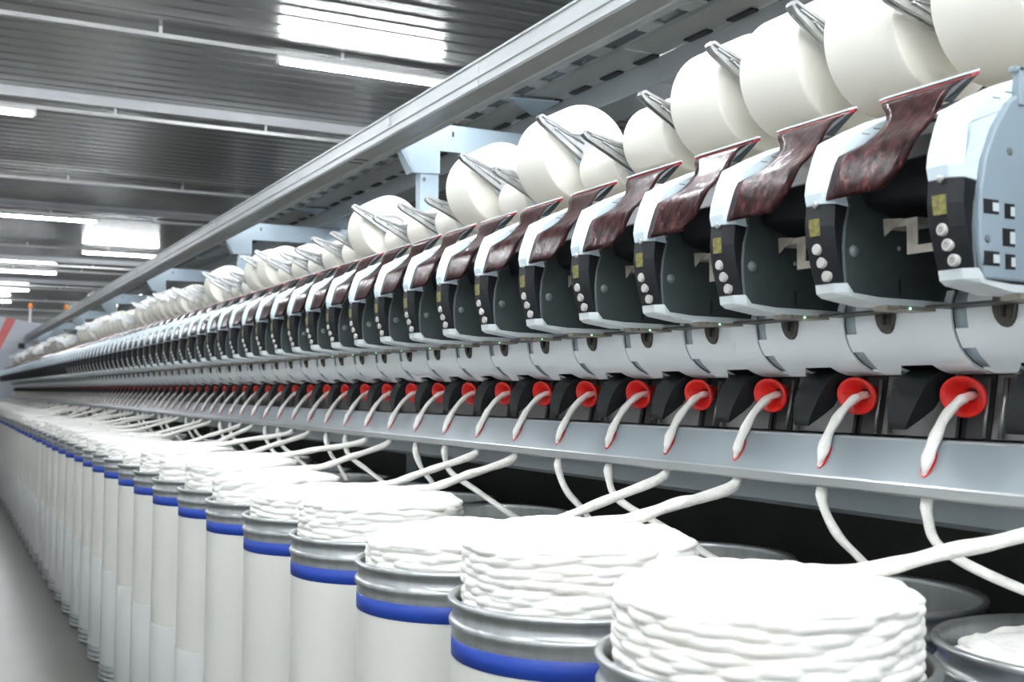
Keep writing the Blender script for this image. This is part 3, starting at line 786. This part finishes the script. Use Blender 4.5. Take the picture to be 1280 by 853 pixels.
level = {}
def place_can(x, y, lab, gr, me, clab, cgr, turn):
    global can_used
    loc = (x, y, 0)
    if not can_used:
        can0.location = loc; tag(can0, lab, 'can', gr); c = can0; can_used = True
    else:
        c = dup(can0, loc, lab, gr)
    o = bpy.data.objects.new('cotton_coil', me); COL.objects.link(o)
    o.location = (x, y, H(RIM)); o.rotation_euler = (0, 0, turn)
    tag(o, clab, 'cotton', cgr)
can_used = False
rc = random.Random(5)
for j in range(NC):
    y = CY0 + CP * j + (rc.uniform(-.006, .006) if j > 3 else 0)
    if j < 5: me = near_me[j]; h = heights[j]
    elif j < 16: k = rc.randrange(6); me = mid_me[k]; h = (.06, .075, .085, .095, .05, .07)[k]
    else: k = rc.randrange(4); me = low_me[k]; h = (.06, .078, .09, .052)[k]
    level[('f', j)] = h
    if j < 30:
        lab = '%s can of the front row from the right, white with a blue band' % ordinal(j + 1); gr = 'sliver cans of the front row'
        cl = 'white cotton coil heaped above the %s front can from the right' % ordinal(j + 1); cg = 'cotton coils in the front cans'
    else:
        lab = 'small blurred white can at the far left end of the front row'; gr = 'far cans of the front row'
        cl = 'small blurred cotton coil at the far left end of the front row'; cg = 'far cotton coils in the front row'
    place_can(CX + (rc.uniform(-.004, .004) if j > 3 else 0), y, lab, gr, me, cl, cg, rc.uniform(0, 6.28))
for j in range(-1, NC - 1):
    y = CY0 + .303 + CP * j
    if j == -1: me = rear_me[0]; h = -.012
    elif j < 8: me = rear_me[1 + j % 2]; h = (-.10, -.06)[j % 2]
    else: me = rear_me[1 + j % 3]; h = (-.10, -.06, .02)[j % 3]
    level[('r', j)] = h
    if j < 24:
        lab = '%s shaded can of the rear row from the right, under the tray' % ordinal(j + 2); gr = 'sliver cans of the rear row'
        cl = 'shaded cotton coil sunk in the %s rear can from the right' % ordinal(j + 2); cg = 'cotton coils in the rear cans'
    else:
        lab = 'small shaded can at the far left end of the rear row'; gr = 'far cans of the rear row'
        cl = 'small shaded cotton coil at the far left end of the rear row'; cg = 'far cotton coils in the rear row'
    place_can(RX, y, lab, gr, me, cl, cg, rc.uniform(0, 6.28))

# ------------------------------------------------------------------ slivers
def spline(P, per=8):
    P = [Vector(p) for p in P]
    Q = [P[0] * 2 - P[1]] + P + [P[-1] * 2 - P[-2]]
    out = []
    for i in range(1, len(Q) - 2):
        for k in range(per):
            t = k / per
            a, b, c, d = Q[i - 1], Q[i], Q[i + 1], Q[i + 2]
            out.append(.5 * ((2 * b) + (c - a) * t + (2 * a - 5 * b + 4 * c - d) * t * t + (3 * b - a - 3 * c + d) * t ** 3))
    out.append(P[-1])
    return out
rs = random.Random(9)
for n in range(NU):
    i = n - 1
    ys = Y0 + G * i - .011
    yf = Y0 + G * i
    mth, q = divmod(i, 4)
    per = 8 if n < 24 else 4 if n < FAR else 2
    sides = 12 if n < 24 else 7 if n < FAR else 5
    if q in (2, 3):
        j = 2 * mth + (1 if q == 2 else 2)
        if j < 0 or j >= NC: continue
        y = CY0 + CP * j
        zt = RIM + level[('f', j)] + .012
        dy = rs.uniform(-.03, .03)
        sg = 1 if q == 2 else -1
        d0 = Vector((1.36 - CX, ys - y)); d0.normalize()
        def on(t, z): return (CX + d0.x * t, y + d0.y * t + dy * max(0, 1 - t / .3), z)
        lower = [on(-.02, zt), on(.06, zt + .002), on(.14, zt + .003), on(.20, zt + .012), on(.27, zt + .010 + (-.178 - zt) * .30), on(.335, zt + (-.178 - zt) * .66), (1.368, ys - .003 * sg, -.176)]
        src = 'front can'
    else:
        j = 2 * mth - (1 if q == 0 else 0)
        if j < -1 or j >= NC - 1: continue
        y = CY0 + .303 + CP * j
        zt = RIM + level[('r', j)] + .014
        dy = rs.uniform(-.03, .03)
        yt = y + .02 + dy
        yt = y - .09 + dy
        lower = [(RX + .13, yt - .08, zt), (RX + .09, yt - .03, zt + .003), (RX + .05, yt + (ys - yt) * .15, zt + (-.27 - zt) * .35), (1.415, yt + (ys - yt) * .55, -.285), (1.388, ys - .03, -.238), (1.380, ys - .003, -.185)]
        src = 'rear can'
    upper = [(1.386, ys, -.145), (1.380, ys, -.121), (1.384, ys - .001, -.098), (1.401, ys + .006 * rs.uniform(.2, 1), -.070), (1.426, ys + .004, -.036), (1.452, yf - .012, -.010), (1.470, yf - .014, -.001), (1.490, yf - .010, .002)]
    pts = spline([(a, b, H(c)) for a, b, c in lower + upper], per)
    N = len(pts)
    base = len(lower) / (len(lower) + len(upper) - 1)
    rad = []
    w1, w2 = rs.uniform(.4, .7), rs.uniform(0, 6)
    for k in range(N):
        t = k / (N - 1)
        a = .0145 if t < base - .05 else .0105
        if abs(t - (base + .05)) < .05: a = .0065
        if t > .93: a = .0095
        if src == 'rear can' and t < base: a = .0105
        rad.append(a * (1 + .10 * sin(k * w1 + w2) + rs.uniform(-.05, .05)))
    for _ in range(2):
        rad = [rad[0]] + [(rad[k - 1] + rad[k] * 2 + rad[k + 1]) / 4 for k in range(1, N - 1)] + [rad[-1]]
    o = part('cotton_sliver', MB().tube(pts, rad, sides, .72), 'sliver', None)
    if n < FAR: tag(o, '%s cotton sliver from the right, rising from a %s to its red condenser' % (ordinal(n + 1), src), 'sliver', 'cotton slivers feeding the machine')
    else: tag(o, 'thin blurred cotton sliver far down the row near the left end', 'sliver', 'far cotton slivers')

# ------------------------------------------------------------------ far end: cabinet and signal lamps, hall behind
cb = thing('end_cabinet', 'white angular end cabinet with a red stripe at the far end of the machine', 'cabinet', (1.4, 27.5, 0))
top = [(0.1, 1.75), (.55, 1.70), (1.2, 1.64), (2.08, 1.505), (2.10, 1.30), (2.1, -1.40), (0.1, -1.40)]
part('cabinet_body', MB().loft([[(x - 1.4, 0, H(z)) for x, z in top], [(x - 1.4, 1.6, H(z)) for x, z in top]]), 'cab', cb, bevel=0.02)
st = [(1.36, 1.62), (1.56, 1.585), (1.10, .55), (.94, .55)]
part('red_stripe', MB().loft([[(x - 1.4, -.006, H(z)) for x, z in st], [(x - 1.4, .002, H(z)) for x, z in st]]), 'redstripe', cb, label='slanted red stripe')
part('vent_grille', MB().box(.22, .36, -.006, .002, H(.93), H(1.05)), 'hole', cb)
part('seam', MB().box(-1.2, .65, -.003, .002, H(1.06), H(1.066)), 'rimgrey', cb)
for x, wd in ((2.02, 'left'), (2.85, 'right')):
    t = thing('signal_lamp', 'orange topped signal lamp on a thin pole, %s of the two by the end cabinet' % wd, 'lamp', (x, 30, 0), 'signal lamps')
    part('pole', MB().lathe([(.001, 0), (.03, 0), (.03, H(2.02)), (.001, H(2.02))], (0, 0, 0), 'z', 12), 'beam', t)
    part('beacon', MB().lathe([(.001, 0), (.055, .005), (.055, .09), (.03, .13), (.001, .135)], (0, 0, H(2.02)), 'z', 14), 'orange', t, label='orange beacon')

# second machine across the next aisle, seen only through gaps
nm = thing('neighbour_machine', 'grey machine standing across the next aisle, glimpsed behind the bobbins', 'machine', (6.2, 0, 0))
part('base_cabinet', MB().box(-.35, .6, -2, 26, 0, H(.45)), 'channel', nm)
for q in range(-1, 8):
    yy = 3.2 + q * SECT
    part('upright', MB().box(-.05, .05, yy - .05, yy + .05, H(.45), H(1.3)), 'gantry', nm)
part('overhead_beam', MB().box(-.12, .12, -2, 26, H(1.3), H(1.42)), 'channel', nm)
for q, (x, y) in enumerate(((4.3, 6.2), (4.3, 12.2), (4.3, 18.2), (4.3, 0.2))):
    structure('trim_%d' % (nb + q), MB().box(x - .07, x + .07, y - .07, y + .07, 0, HC + .01), 'beam')
